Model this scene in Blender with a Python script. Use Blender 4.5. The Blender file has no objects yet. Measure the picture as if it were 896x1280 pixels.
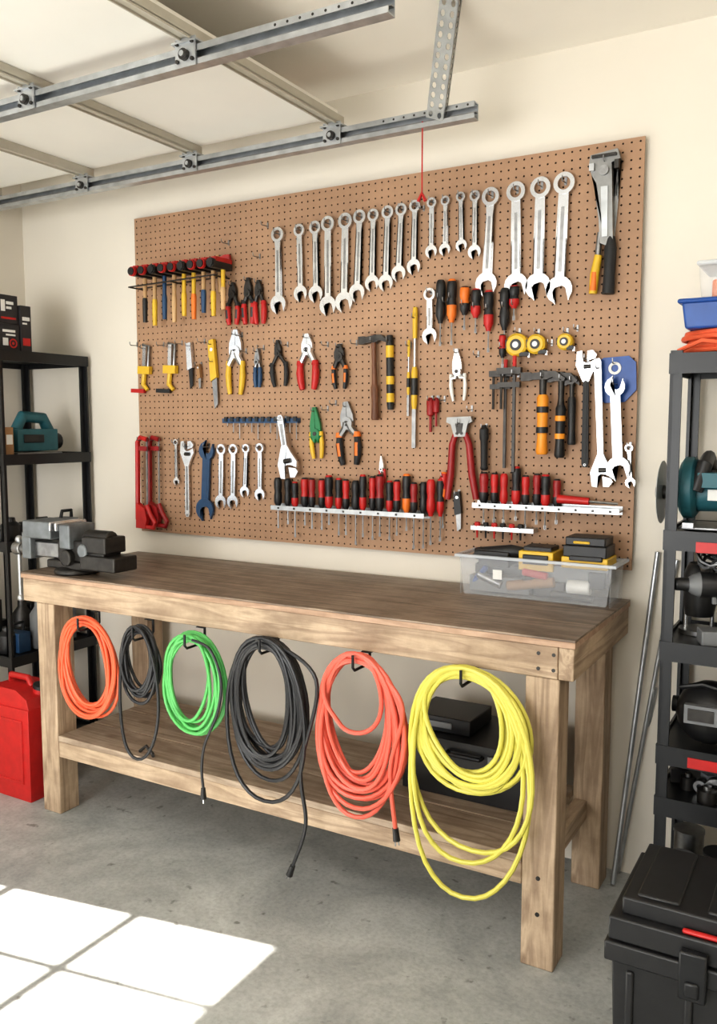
import bpy, bmesh, math, random
from mathutils import Vector, Matrix
random.seed(11)
R=random.uniform
scn=bpy.context.scene
try:
    scn.view_settings.view_transform='Standard'
except Exception: pass
for lk in('Medium High Contrast','Standard - Medium High Contrast'):
    try:
        scn.view_settings.look=lk; break
    except Exception: pass

# ------------------------------------------------------------------ camera
CAM=Vector((0,0,1.433)); FPX=1076.0; YAW=math.radians(30); PIT=math.radians(5.68)
Fd=Vector((-math.sin(YAW)*math.cos(PIT),math.cos(YAW)*math.cos(PIT),-math.sin(PIT)))
Rd=Vector((math.cos(YAW),math.sin(YAW),0)); Ud=Rd.cross(Fd)
cd=bpy.data.cameras.new("camera"); cam=bpy.data.objects.new("camera",cd); scn.collection.objects.link(cam)
cd.sensor_fit='VERTICAL'; cd.sensor_height=32; cd.lens=FPX*32/1280.0; cd.clip_start=.02
cam.matrix_world=Matrix(((Rd.x,Ud.x,-Fd.x,CAM.x),(Rd.y,Ud.y,-Fd.y,CAM.y),(Rd.z,Ud.z,-Fd.z,CAM.z),(0,0,0,1)))
scn.camera=cam
# survey helpers: photo measurement -> metric point on a known real plane
def _ray(u,v): return Rd*(u-448)+Ud*(640-v)+Fd*FPX
def on_y(u,v,y):
    d=_ray(u,v); return CAM+d*(y/d.y)
def on_x(u,v,x):
    d=_ray(u,v); return CAM+d*(x/d.x)
def on_z(u,v,z):
    d=_ray(u,v); return CAM+d*((z-CAM.z)/d.z)

# ------------------------------------------------------------------ materials
def lin(c):
    return tuple(((x/255)/12.92 if x/255<=.04045 else ((x/255+.055)/1.055)**2.4) for x in c)
MATS={}
def mat(name,rgb,rough=.5,metal=0,var=.12,scale=30,bump=0,alpha=1,trans=0,spec=.5,coat=0):
    if name in MATS: return MATS[name]
    m=bpy.data.materials.new(name); m.use_nodes=True; nt=m.node_tree; N=nt.nodes; Lk=nt.links
    b=N['Principled BSDF']; c=lin(rgb)
    tc=N.new('ShaderNodeTexCoord'); nz=N.new('ShaderNodeTexNoise'); nz.inputs['Scale'].default_value=scale
    nz.inputs['Detail'].default_value=4
    Lk.new(tc.outputs['Object'],nz.inputs['Vector'])
    cr=N.new('ShaderNodeValToRGB')
    cr.color_ramp.elements[0].position=.3; cr.color_ramp.elements[1].position=.7
    cr.color_ramp.elements[0].color=(*[x*(1-var) for x in c],1); cr.color_ramp.elements[1].color=(*[min(1,x*(1+var)) for x in c],1)
    Lk.new(nz.outputs['Fac'],cr.inputs['Fac']); Lk.new(cr.outputs['Color'],b.inputs['Base Color'])
    b.inputs['Roughness'].default_value=rough; b.inputs['Metallic'].default_value=metal
    b.inputs['Specular IOR Level'].default_value=spec
    if coat: b.inputs['Coat Weight'].default_value=coat
    if alpha<1: b.inputs['Alpha'].default_value=alpha
    if trans: b.inputs['Transmission Weight'].default_value=trans
    if bump:
        bp=N.new('ShaderNodeBump'); bp.inputs['Strength'].default_value=bump; bp.inputs['Distance'].default_value=.002
        Lk.new(nz.outputs['Fac'],bp.inputs['Height']); Lk.new(bp.outputs['Normal'],b.inputs['Normal'])
    MATS[name]=m; return m

def wood(name,c1,c2,axis='X',rough=.65,knots=True,dirt=None,k1=14):
    m=bpy.data.materials.new(name); m.use_nodes=True; nt=m.node_tree; N=nt.nodes; Lk=nt.links; b=N['Principled BSDF']
    tc=N.new('ShaderNodeTexCoord'); mp=N.new('ShaderNodeMapping')
    s={'X':(1.2,k1,k1),'Y':(k1,1.2,k1),'Z':(k1,k1,1.2)}[axis]; mp.inputs['Scale'].default_value=s
    Lk.new(tc.outputs['Object'],mp.inputs['Vector'])
    n1=N.new('ShaderNodeTexNoise'); n1.inputs['Scale'].default_value=1.6; n1.inputs['Detail'].default_value=6; n1.inputs['Distortion'].default_value=1.2
    Lk.new(mp.outputs['Vector'],n1.inputs['Vector'])
    mul=N.new('ShaderNodeMath'); mul.operation='MULTIPLY'; mul.inputs[1].default_value=7
    Lk.new(n1.outputs['Fac'],mul.inputs[0])
    fr=N.new('ShaderNodeMath'); fr.operation='PINGPONG'; fr.inputs[1].default_value=1
    Lk.new(mul.outputs[0],fr.inputs[0])
    cr=N.new('ShaderNodeValToRGB'); cr.color_ramp.elements[0].color=(*lin(c1),1); cr.color_ramp.elements[1].color=(*lin(c2),1)
    Lk.new(fr.outputs[0],cr.inputs['Fac'])
    col=cr.outputs['Color']
    mp2=N.new('ShaderNodeMapping'); s2={'X':(2.5,6,6),'Y':(6,2.5,6),'Z':(6,6,2.5)}[axis]; mp2.inputs['Scale'].default_value=s2
    Lk.new(tc.outputs['Object'],mp2.inputs['Vector'])
    if knots:
        vo=N.new('ShaderNodeTexVoronoi'); vo.inputs['Scale'].default_value=1.0
        Lk.new(mp2.outputs['Vector'],vo.inputs['Vector'])
        c3=N.new('ShaderNodeValToRGB'); c3.color_ramp.elements[0].position=.05; c3.color_ramp.elements[1].position=.14
        c3.color_ramp.elements[0].color=(.30,.2,.14,1); c3.color_ramp.elements[1].color=(1,1,1,1)
        Lk.new(vo.outputs['Distance'],c3.inputs['Fac'])
        mx=N.new('ShaderNodeMixRGB'); mx.blend_type='MULTIPLY'; mx.inputs['Fac'].default_value=1
        Lk.new(col,mx.inputs['Color1']); Lk.new(c3.outputs['Color'],mx.inputs['Color2']); col=mx.outputs['Color']
    n2=N.new('ShaderNodeTexNoise'); n2.inputs['Scale'].default_value=5; n2.inputs['Detail'].default_value=7; n2.inputs['Roughness'].default_value=.7
    Lk.new(tc.outputs['Object'],n2.inputs['Vector'])
    c4=N.new('ShaderNodeValToRGB'); c4.color_ramp.elements[0].position=.35; c4.color_ramp.elements[1].position=.65
    d=dirt if dirt else (.74,.71,.68)
    c4.color_ramp.elements[0].color=(*d,1); c4.color_ramp.elements[1].color=(1.05,1.05,1.05,1)
    Lk.new(n2.outputs['Fac'],c4.inputs['Fac'])
    m2=N.new('ShaderNodeMixRGB'); m2.blend_type='MULTIPLY'; m2.inputs['Fac'].default_value=1
    Lk.new(col,m2.inputs['Color1']); Lk.new(c4.outputs['Color'],m2.inputs['Color2'])
    Lk.new(m2.outputs['Color'],b.inputs['Base Color']); b.inputs['Roughness'].default_value=rough
    bp=N.new('ShaderNodeBump'); bp.inputs['Strength'].default_value=.25; bp.inputs['Distance'].default_value=.002
    Lk.new(fr.outputs[0],bp.inputs['Height']); Lk.new(bp.outputs['Normal'],b.inputs['Normal'])
    return m

def concrete():
    m=bpy.data.materials.new("concrete_floor"); m.use_nodes=True; nt=m.node_tree; N=nt.nodes; Lk=nt.links; b=N['Principled BSDF']
    tc=N.new('ShaderNodeTexCoord')
    n1=N.new('ShaderNodeTexNoise'); n1.inputs['Scale'].default_value=2.2; n1.inputs['Detail'].default_value=10; n1.inputs['Roughness'].default_value=.68; n1.inputs['Distortion'].default_value=.6
    n2=N.new('ShaderNodeTexNoise'); n2.inputs['Scale'].default_value=90; n2.inputs['Detail'].default_value=3
    Lk.new(tc.outputs['Object'],n1.inputs['Vector']); Lk.new(tc.outputs['Object'],n2.inputs['Vector'])
    cr=N.new('ShaderNodeValToRGB'); e=cr.color_ramp.elements
    e[0].position=.32; e[0].color=(*lin((148,151,150)),1); e[1].position=.68; e[1].color=(*lin((200,202,199)),1)
    Lk.new(n1.outputs['Fac'],cr.inputs['Fac'])
    c2=N.new('ShaderNodeValToRGB'); c2.color_ramp.elements[0].position=.3; c2.color_ramp.elements[0].color=(.78,.78,.78,1); c2.color_ramp.elements[1].position=.6; c2.color_ramp.elements[1].color=(1,1,1,1)
    Lk.new(n2.outputs['Fac'],c2.inputs['Fac'])
    mx=N.new('ShaderNodeMixRGB'); mx.blend_type='MULTIPLY'; mx.inputs['Fac'].default_value=.8
    Lk.new(cr.outputs['Color'],mx.inputs['Color1']); Lk.new(c2.outputs['Color'],mx.inputs['Color2'])
    n3=N.new('ShaderNodeTexNoise'); n3.inputs['Scale'].default_value=24; n3.inputs['Detail'].default_value=6
    Lk.new(tc.outputs['Object'],n3.inputs['Vector'])
    c3=N.new('ShaderNodeValToRGB'); c3.color_ramp.elements[0].position=.27; c3.color_ramp.elements[0].color=(.5,.49,.47,1); c3.color_ramp.elements[1].position=.35; c3.color_ramp.elements[1].color=(1,1,1,1)
    Lk.new(n3.outputs['Fac'],c3.inputs['Fac'])
    m3=N.new('ShaderNodeMixRGB'); m3.blend_type='MULTIPLY'; m3.inputs['Fac'].default_value=1
    Lk.new(mx.outputs['Color'],m3.inputs['Color1']); Lk.new(c3.outputs['Color'],m3.inputs['Color2'])
    Lk.new(m3.outputs['Color'],b.inputs['Base Color']); b.inputs['Roughness'].default_value=.5
    bp=N.new('ShaderNodeBump'); bp.inputs['Strength'].default_value=.25; bp.inputs['Distance'].default_value=.003
    Lk.new(n2.outputs['Fac'],bp.inputs['Height']); Lk.new(bp.outputs['Normal'],b.inputs['Normal'])
    return m

WALL=mat("wall_paint",(228,221,208),.85,var=.02,scale=3,bump=.05)
CEIL=mat("ceiling_paint",(246,240,229),.9,var=.02,scale=3)
CHROME=mat("chrome_steel",(214,216,219),.26,.9,var=.1,scale=20)
STEEL=mat("worn_steel",(150,150,150),.38,1,var=.2,scale=40)
GALV=mat("galvanized_steel",(188,191,193),.38,.82,var=.15,scale=25)
GALVD=mat("strut_steel",(146,146,144),.45,.75,var=.15,scale=25)
BLADE=mat("saw_blade_steel",(190,192,194),.35,.4,var=.1,scale=25)
IRON=mat("dark_iron",(70,68,66),.45,.8,var=.2,scale=40)
BLACK=mat("black_plastic",(34,34,35),.42,var=.15)
BLACKM=mat("black_powder_coat",(27,28,30),.38,var=.1)
RUB=mat("black_rubber",(38,38,39),.6,var=.1)
RED=mat("red_plastic",(186,38,36),.4,var=.1)
DRED=mat("dark_red_plastic",(148,32,34),.4,var=.1)
ORG=mat("orange_plastic",(230,122,44),.4,var=.08)
AMB=mat("amber_grip",(234,150,44),.4,var=.08)
YEL=mat("yellow_plastic",(220,180,54),.4,var=.08)
BLUE=mat("blue_plastic",(34,78,150),.4,var=.1)
NAVY=mat("navy_plastic",(40,72,106),.4,var=.1)
TEAL=mat("teal_plastic",(42,96,106),.45,var=.1)
GREEN=mat("green_plastic",(40,124,76),.4,var=.1)
WHITE=mat("white_plastic",(226,226,222),.45,var=.04)
GREY=mat("grey_plastic",(120,122,124),.5,var=.08)
WOODH=wood("handle_wood",(188,150,104),(212,176,130),'Z',.5,False)
WOODD=wood("dark_handle_wood",(104,68,48),(128,86,62),'Z',.5,False)
CARD=mat("cardboard",(160,124,88),.8,var=.06)
BORD=mat("pegboard_hardboard",(168,134,106),.6,var=.11,scale=5,bump=.05)
DARKH=mat("pegboard_hole_shade",(60,42,30),.8)  # dark colour puts shade into the holes and the backing sheet
CLEAR=mat("clear_plastic",(225,228,232),.12,var=.02,alpha=.2)
RIM=mat("clear_rim_plastic",(220,226,232),.2,var=.02,alpha=.55)
CREAM=mat("door_panel_paint",(240,237,229),.6,var=.02,scale=3)
RIB=mat("door_rib_paint",(190,184,170),.5,var=.04)

# ------------------------------------------------------------------ mesh builder
class MB:
    def __init__(s,name): s.name=name; s.bm=bmesh.new(); s.mats=[]; s.M=Matrix()
    def mi(s,m):
        if m not in s.mats: s.mats.append(m)
        return s.mats.index(m)
    def v(s,p): return s.bm.verts.new(s.M@Vector(p))
    def f(s,vs,i):
        try:
            fc=s.bm.faces.new(vs); fc.material_index=i; return fc
        except ValueError: return None
    def box(s,c,d,m,rot=None,taper=1.0):
        i=s.mi(m); c=Vector(c); h=Vector(d)/2; vs=[]
        for z in(-1,1):
            k=taper if z<0 else 1
            for x,y in((-1,-1),(1,-1),(1,1),(-1,1)):
                p=Vector((x*h.x*k,y*h.y*k,z*h.z))
                if rot is not None: p=rot@p
                vs.append(s.v(c+p))
        for q in((3,2,1,0),(4,5,6,7),(0,1,5,4),(1,2,6,5),(2,3,7,6),(3,0,4,7)): s.f([vs[k] for k in q],i)
    def bx(s,x0,x1,y0,y1,z0,z1,m): s.box(((x0+x1)/2,(y0+y1)/2,(z0+z1)/2),(abs(x1-x0),abs(y1-y0),abs(z1-z0)),m)
    def cyl(s,p0,p1,r0,m,r1=None,seg=14):
        r1=r0 if r1 is None else r1
        p0=Vector(p0);p1=Vector(p1); a=(p1-p0).normalized()
        t=Vector((0,0,1)) if abs(a.z)<.9 else Vector((1,0,0)); u=a.cross(t).normalized(); w=a.cross(u); i=s.mi(m)
        A=[];B=[]
        for k in range(seg):
            an=2*math.pi*k/seg; d=u*math.cos(an)+w*math.sin(an)
            A.append(s.v(p0+d*r0)); B.append(s.v(p1+d*r1))
        for k in range(seg): s.f([A[k],A[(k+1)%seg],B[(k+1)%seg],B[k]],i)
        s.f(A[::-1],i); s.f(B,i)
    def lathe(s,prof,m,c=(0,0,0),axis='Z',seg=14,mats=None):
        c=Vector(c); rings=[]
        for r,h in prof:
            ring=[]
            for k in range(seg):
                an=2*math.pi*k/seg; x=max(r,1e-4)*math.cos(an); y=max(r,1e-4)*math.sin(an)
                p={'Z':(x,y,h),'Y':(x,h,y),'X':(h,x,y)}[axis]; ring.append(s.v(c+Vector(p)))
            rings.append(ring)
        for j in range(len(rings)-1):
            i=s.mi(mats[j] if mats else m)
            for k in range(seg): s.f([rings[j][k],rings[j][(k+1)%seg],rings[j+1][(k+1)%seg],rings[j+1][k]],i)
        s.f(rings[0],s.mi(mats[0] if mats else m)); s.f(rings[-1],s.mi(mats[-1] if mats else m))
    def prism(s,poly,y0,y1,m):
        i=s.mi(m); A=[s.v((x,y0,z)) for x,z in poly]; B=[s.v((x,y1,z)) for x,z in poly]; n=len(poly)
        fs=[s.f(A,i),s.f(B[::-1],i)]
        for k in range(n): s.f([A[k],B[k],B[(k+1)%n],A[(k+1)%n]],i)
        bmesh.ops.triangulate(s.bm,faces=[f for f in fs if f])
    def annulus(s,cx,cz,ro,ri,y0,y1,m,seg=20):
        i=s.mi(m); Rg=[]
        for r,y in((ro,y0),(ro,y1),(ri,y1),(ri,y0)):
            Rg.append([s.v((cx+r*math.cos(2*math.pi*k/seg),y,cz+r*math.sin(2*math.pi*k/seg))) for k in range(seg)])
        for j in range(4):
            for k in range(seg): s.f([Rg[j][k],Rg[j][(k+1)%seg],Rg[(j+1)%4][(k+1)%seg],Rg[(j+1)%4][k]],i)
    def tube(s,pts,r,m,seg=8,closed=False,rz=None):
        i=s.mi(m); P=[Vector(p) for p in pts]; n=len(P); rad=r if isinstance(r,(list,tuple)) else [r]*n
        T=[]
        for k in range(n):
            a=P[(k-1)%n] if (closed or k>0) else P[k]; b=P[(k+1)%n] if (closed or k<n-1) else P[k]
            t=(b-a); T.append(t.normalized() if t.length>1e-9 else Vector((0,0,1)))
        t0=T[0]; ref=Vector((0,1,0)) if abs(t0.y)<.9 else Vector((1,0,0)); u=(ref-t0*ref.dot(t0)).normalized()
        rings=[]
        for k in range(n):
            t=T[k]; u=(u-t*u.dot(t)); u=u.normalized() if u.length>1e-6 else t.orthogonal().normalized(); w=t.cross(u)
            rings.append([s.v(P[k]+(u*math.cos(2*math.pi*j/seg)+w*math.sin(2*math.pi*j/seg))*rad[k]) for j in range(seg)])
        for k in range(n if closed else n-1):
            a=rings[k]; b=rings[(k+1)%n]
            for j in range(seg): s.f([a[j],a[(j+1)%seg],b[(j+1)%seg],b[j]],i)
        if not closed: s.f(rings[0][::-1],i); s.f(rings[-1],i)
    def ball(s,c,r,m,sc=(1,1,1),seg=16):
        i=s.mi(m); c=Vector(c); n0=seg//2; rings=[]
        for a in range(1,n0):
            th=math.pi*a/n0
            rings.append([s.v(c+Vector((r*sc[0]*math.sin(th)*math.cos(2*math.pi*k/seg),r*sc[1]*math.sin(th)*math.sin(2*math.pi*k/seg),r*sc[2]*math.cos(th)))) for k in range(seg)])
        top=s.v(c+Vector((0,0,r*sc[2]))); bot=s.v(c-Vector((0,0,r*sc[2])))
        for k in range(seg):
            s.f([top,rings[0][k],rings[0][(k+1)%seg]],i); s.f([bot,rings[-1][(k+1)%seg],rings[-1][k]],i)
            for a in range(len(rings)-1): s.f([rings[a][k],rings[a+1][k],rings[a+1][(k+1)%seg],rings[a][(k+1)%seg]],i)
    def finish(s,parent=None,bevel=0,center=True,recalc=True):
        if recalc: bmesh.ops.recalc_face_normals(s.bm,faces=s.bm.faces)
        me=bpy.data.meshes.new(s.name)
        c=Vector((0,0,0))
        if center and len(s.bm.verts):
            xs=[v.co for v in s.bm.verts]
            c=Vector([(min(p[k] for p in xs)+max(p[k] for p in xs))/2 for k in range(3)])
            for v in s.bm.verts: v.co-=c
        s.bm.to_mesh(me); s.bm.free()
        for m in s.mats: me.materials.append(m)
        me.shade_smooth()
        try: me.set_sharp_from_angle(angle=math.radians(38))
        except Exception: pass
        o=bpy.data.objects.new(s.name,me); scn.collection.objects.link(o); o.location=c
        if parent: o.parent=parent
        if bevel:
            b=o.modifiers.new("bevel",'BEVEL'); b.width=bevel; b.segments=2; b.limit_method='ANGLE'; b.angle_limit=math.radians(40)
        return o
def empty(name,loc=(0,0,0)):
    e=bpy.data.objects.new(name,None); scn.collection.objects.link(e); e.empty_display_size=.1
    return e
def part(parent,name,x0,x1,y0,y1,z0,z1,m,bevel=.003):
    b=MB(name); b.bx(x0,x1,y0,y1,z0,z1,m); return b.finish(parent,bevel)

# ------------------------------------------------------------------ room
WY=2.725; LX=-3.34; RX=1.7; FY=-2.4; CZ=2.59
b=MB("wall_back"); b.bx(LX-.1,RX+.1,WY,WY+.12,-.05,CZ+.05,WALL); b.finish()
b=MB("floor"); b.bx(LX-.1,RX+.1,FY,WY+.12,-.1,0,concrete()); b.finish()
b=MB("ceiling"); b.bx(LX-.1,RX+.1,FY,WY+.12,CZ,CZ+.1,CEIL); b.finish()
b=MB("wall_right"); b.bx(RX,RX+.12,FY,WY,0,CZ,WALL); b.finish()
b=MB("wall_front_sky_block"); b.bx(-.2,RX,FY-.1,FY,0,CZ,WALL); b.bx(LX,-.2,FY-.1,FY,2.35,CZ,WALL); b.finish()  # unseen wall, right part added to cut down the sky light
wy0,wy1,wz0,wz1=-.153,1.472,.69,2.108
b=MB("wall_left"); b.bx(LX-.1,LX,wy1,WY,0,CZ,WALL); b.bx(LX-.1,LX,FY,wy0,0,CZ,WALL); b.bx(LX-.1,LX,wy0,wy1,0,wz0,WALL); b.bx(LX-.1,LX,wy0,wy1,wz1,CZ,WALL); b.finish()
b=MB("window_1")
for k in range(1,6): b.bx(LX-.03,LX-.01,wy0+.268*k-.011,wy0+.268*k+.011,wz0,wz1,WHITE)
for z in(1.14,1.59): b.bx(LX-.03,LX-.01,wy0,wy1,z-.011,z+.011,WHITE)
b.finish()

# ------------------------------------------------------------------ pegboard
PEG=2.70
def perf_mesh(name,O,U,V,Nn,nx,nz,cu,cv,r,th,m,mh,rv=None):
    O=Vector(O);U=Vector(U);V=Vector(V);Nn=Vector(Nn); rv=rv or r
    vs=[];fs=[];mi=[]
    for j in range(nz+1):
        for i in range(nx+1): vs.append(O+U*(i*cu)+V*(j*cv))
    def cidx(i,j): return j*(nx+1)+i
    for j in range(nz):
        for i in range(nx):
            c=O+U*((i+.5)*cu)+V*((j+.5)*cv); base=len(vs)
            for k in range(8):
                an=math.radians(22.5+45*k); vs.append(c+U*(r*math.cos(an))+V*(rv*math.sin(an)))
            for k in range(8):
                vs.append(vs[base+k]+Nn*th)
            cor=[cidx(i+1,j+1),cidx(i,j+1),cidx(i,j),cidx(i+1,j)]
            for q in range(4):
                a=base+2*q; a1=base+2*q+1; a2=base+(2*q+2)%8
                fs.append((cor[q],a1,a)); mi.append(0)
                fs.append((cor[q],cor[(q+1)%4],a2,a1)); mi.append(0)
            for k in range(8):
                fs.append((base+k,base+(k+1)%8,base+8+(k+1)%8,base+8+k)); mi.append(1)
    e=len(vs); 
    P=[O,O+U*(nx*cu),O+U*(nx*cu)+V*(nz*cv),O+V*(nz*cv)]
    for p in P: vs.append(p)
    for p in P: vs.append(p+Nn*th)
    for q in range(4): fs.append((e+q,e+(q+1)%4,e+4+(q+1)%4,e+4+q)); mi.append(0)
    me=bpy.data.meshes.new(name); me.from_pydata([tuple(v) for v in vs],[],fs); me.materials.append(m); me.materials.append(mh)
    for p,k in zip(me.polygons,mi): p.material_index=k
    me.update(); o=bpy.data.objects.new(name,me); scn.collection.objects.link(o); return o
pz0=CAM.z-.1642*PEG; pz1=CAM.z+.3152*PEG; px0=-.973*PEG; px1=-.2164*PEG
peg=empty("pegboard")
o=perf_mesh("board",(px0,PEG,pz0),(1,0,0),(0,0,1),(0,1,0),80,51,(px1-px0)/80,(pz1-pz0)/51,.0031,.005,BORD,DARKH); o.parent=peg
b=MB("battens_shade_backing")
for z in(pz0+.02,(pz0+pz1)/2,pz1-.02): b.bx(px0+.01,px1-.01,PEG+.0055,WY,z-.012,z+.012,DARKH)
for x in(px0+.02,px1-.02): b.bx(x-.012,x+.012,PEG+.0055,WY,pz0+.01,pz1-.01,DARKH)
b.bx(px0+.03,px1-.03,PEG+.014,PEG+.02,pz0+.03,pz1-.03,DARKH)  # dark sheet added behind the holes, standing in for shade
b.finish(peg)

# ------------------------------------------------------------------ tool library (local: x across, z up, top at 0, -y out of board)
def hookpart(b,off,hz,x=0,out=.022):
    b.tube([(x,off+.003,hz),(x,-out,hz-.001),(x,-out-.004,hz+.004),(x,-out-.004,hz+.014)],.0019,STEEL,6)
    b.box((x,off-.001,hz+.004),(.008,.002,.022),STEEL)
def tool(name,fn,A,B,off=.014,hz=None,nohook=False,**kw):
    p=on_y(A[0],A[1],PEG-off); q=on_y(B[0],B[1],PEG-off); L=(p-q).length; Z=(p-q).normalized(); Y=Vector((0,1,0)); X=Y.cross(Z)
    b=MB(name); b.M=Matrix(((X.x,Y.x,Z.x,p.x),(X.y,Y.y,Z.y,p.y),(X.z,Y.z,Z.z,p.z),(0,0,0,1)))
    fn(b,L,**kw)
    if not nohook: hookpart(b,off,-L*.075 if hz is None else hz)
    return b.finish()
def rot2(pts,a,c):
    ca,sa=math.cos(a),math.sin(a); return [(c[0]+x*ca-z*sa,c[1]+x*sa+z*ca) for x,z in pts]
def open_jaw(b,R_,c,a,th,m,slot=.5):
    pts=[]
    for k in range(13):
        an=math.radians(-52+k*(284/12)); pts.append((R_*math.cos(an),R_*math.sin(an)))
    s_=slot*R_
    pts+= [(-s_*1.0,-R_*1.02),(-s_,0),(-s_*.55,s_*.45),(s_*.55,s_*.45),(s_,0),(s_*1.0,-R_*1.02)]
    b.prism(rot2(pts,a,c),-th,th,m)
def wrench(b,L,k=1.0,m=None,t=.004,ang=15):
    m=m or CHROME; ro=.083*L*k; R_=.105*L*k; hw=.036*L*k
    b.annulus(0,-ro,ro,ro*.6,-t*1.3,t*1.3,m)
    b.prism([(-hw*1.1,-ro*1.75),(hw*1.1,-ro*1.75),(hw*.85,-ro*3),(hw,-L+R_*1.6),(hw*1.4,-L+R_*1.2),(-hw*1.4,-L+R_*1.2),(-hw,-L+R_*1.6),(-hw*.85,-ro*3)],-t*.8,t*.8,m)
    b.prism([(-hw*.35,-ro*3.1),(hw*.35,-ro*3.1),(hw*.4,-L+R_*2.2),(-hw*.4,-L+R_*2.2)],-t*.95,-t*.7,STEEL)
    open_jaw(b,R_,(0,-L+R_*.92),math.radians(ang),t,m)
def openwrench(b,L,k=1,m=None,t=.004):
    m=m or CHROME; R_=.12*L*k; hw=.05*L*k
    open_jaw(b,R_*.85,(0,-R_*.9),math.radians(180-20),t,m); open_jaw(b,R_,(0,-L+R_),math.radians(15),t,m)
    b.prism([(-hw,-R_*1.5),(hw,-R_*1.5),(hw,-L+R_*1.7),(-hw,-L+R_*1.7)],-t*.8,t*.8,m)
    b.prism([(-hw*.5,-R_*2),(hw*.5,-R_*2),(hw*.5,-L+R_*2.3),(-hw*.5,-L+R_*2.3)],-t*.95,-t*.7,m)
def adjwrench(b,L,k=1,hm=None,up=True,m=None,t=.006):
    m=m or CHROME; W=.15*L*k
    def P(pts): return [(x*W,(z*W if up else -L-z*W)) for x,z in pts]
    b.prism(P([(-.75,-.1),(-.35,0),(-.25,-.9),(.0,-1.05),(.35,-1.0),(.85,-.75),(.95,-1.2),(.5,-2.0),(.25,-2.6),(-.25,-2.6),(-.55,-1.9),(-.85,-1.2)]),-t,t,m)
    b.prism(P([(.12,-.05),(.55,-.0),(.9,-.4),(.75,-.68),(.1,-.86)]),-t*.8,t*.8,m)
    kz=-1.35*W if up else -L+1.35*W
    b.cyl((-.15*W,-t*1.2,kz),(.4*W,-t*1.2,kz),.19*W,IRON,seg=10)
    hw=.23*W; zt=-2.4*W if up else -L+2.4*W; ze=-L if up else 0; s_=1 if up else -1
    b.prism([(-hw,zt),(hw,zt),(hw*1.25,ze+s_*hw*1.2),(hw*.7,ze),(-hw*.7,ze),(-hw*1.25,ze+s_*hw*1.2)],-t*.8,t*.8,hm or m)
    if hm: b.prism([(-hw*.5,zt-s_*.1*W),(hw*.5,zt-s_*.1*W),(hw*.6,ze+s_*hw*2),(-hw*.6,ze+s_*hw*2)],-t*1.1,t*1.1,hm)
    else: b.prism([(-hw*.45,zt-s_*.2*W),(hw*.45,zt-s_*.2*W),(hw*.55,ze+s_*hw*3),(-hw*.55,ze+s_*hw*3)],-t*.95,-t*.7,STEEL)
    b.annulus(0,ze+s_*hw*.9,hw*.5,hw*.28,-t*1.1,t*1.1,STEEL,12)
def pliers(b,L,hm=None,hm2=None,nose=.26,sp=.15,m=None,hr=.05,wide=.085):
    m=m or STEEL; hm=hm or RED; n=nose*L; w=wide*L
    b.prism([(-.3*w,0),(-.01*w,0),(-.04*w,-n),(-w,-n*1.05),(-w*.95,-n*.7)],-.006,.006,m)
    b.prism([(.3*w,0),(.01*w,0),(.04*w,-n),(w,-n*1.05),(w*.95,-n*.7)],-.006,.006,m)
    b.cyl((0,-.011,-n*1.15),(0,.011,-n*1.15),w*.85,m)
    b.cyl((0,-.013,-n*1.15),(0,.0,-n*1.15),w*.35,IRON)
    for s_ in(-1,1):
        pts=[(s_*.02*L,0,-n*1.1),(s_*.06*L,0,-n*1.45),(s_*sp*.95*L,0,-.55*L),(s_*sp*L,0,-.7*L),(s_*sp*.9*L,0,-.86*L),(s_*sp*.72*L,0,-L)]
        b.tube(pts[:3],[w*.55,w*.5,w*.42],m,8)
        r=hr*L; b.tube(pts[2:],[r*.85,r*1.1,r,r*.75],hm,10)
        b.tube([Vector(pts[2])+Vector((0,0,.07*L)),Vector(pts[2])+Vector((0,0,-.01*L))],[r*.9,r*1.15],hm2 or hm,10)
        if hm2: b.tube([(pts[3][0]*1.0,-r*.55,pts[3][2]+.05*L),(pts[4][0],-r*.5,pts[4][2])],r*.62,hm2,8)
def screwdriver(b,L,h=.45,r=None,m1=None,m2=None,y=0,x=0,z=0,tip='flat',sh=.0028):
    r=r or .014; H=h*L; m1=m1 or RED; m2=m2 or BLACK
    b.lathe([(0,z),(.62*r,z),(.9*r,z-.05*H),(r,z-.14*H),(r,z-.34*H),(.8*r,z-.46*H),(1.02*r,z-.6*H),(r,z-.82*H),(.55*r,z-.95*H),(.5*r,z-H)],m1,(x,y,0),mats=[m2,m2,m1,m1,m1,m1,m2,m2,m2],seg=10)
    b.cyl((x,y,z-H*.98),(x,y,z-L),sh,STEEL,seg=8)
    if tip=='flat': b.box((x,y,z-L+.006),(sh*2.8,sh*.8,.014),STEEL)
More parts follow.
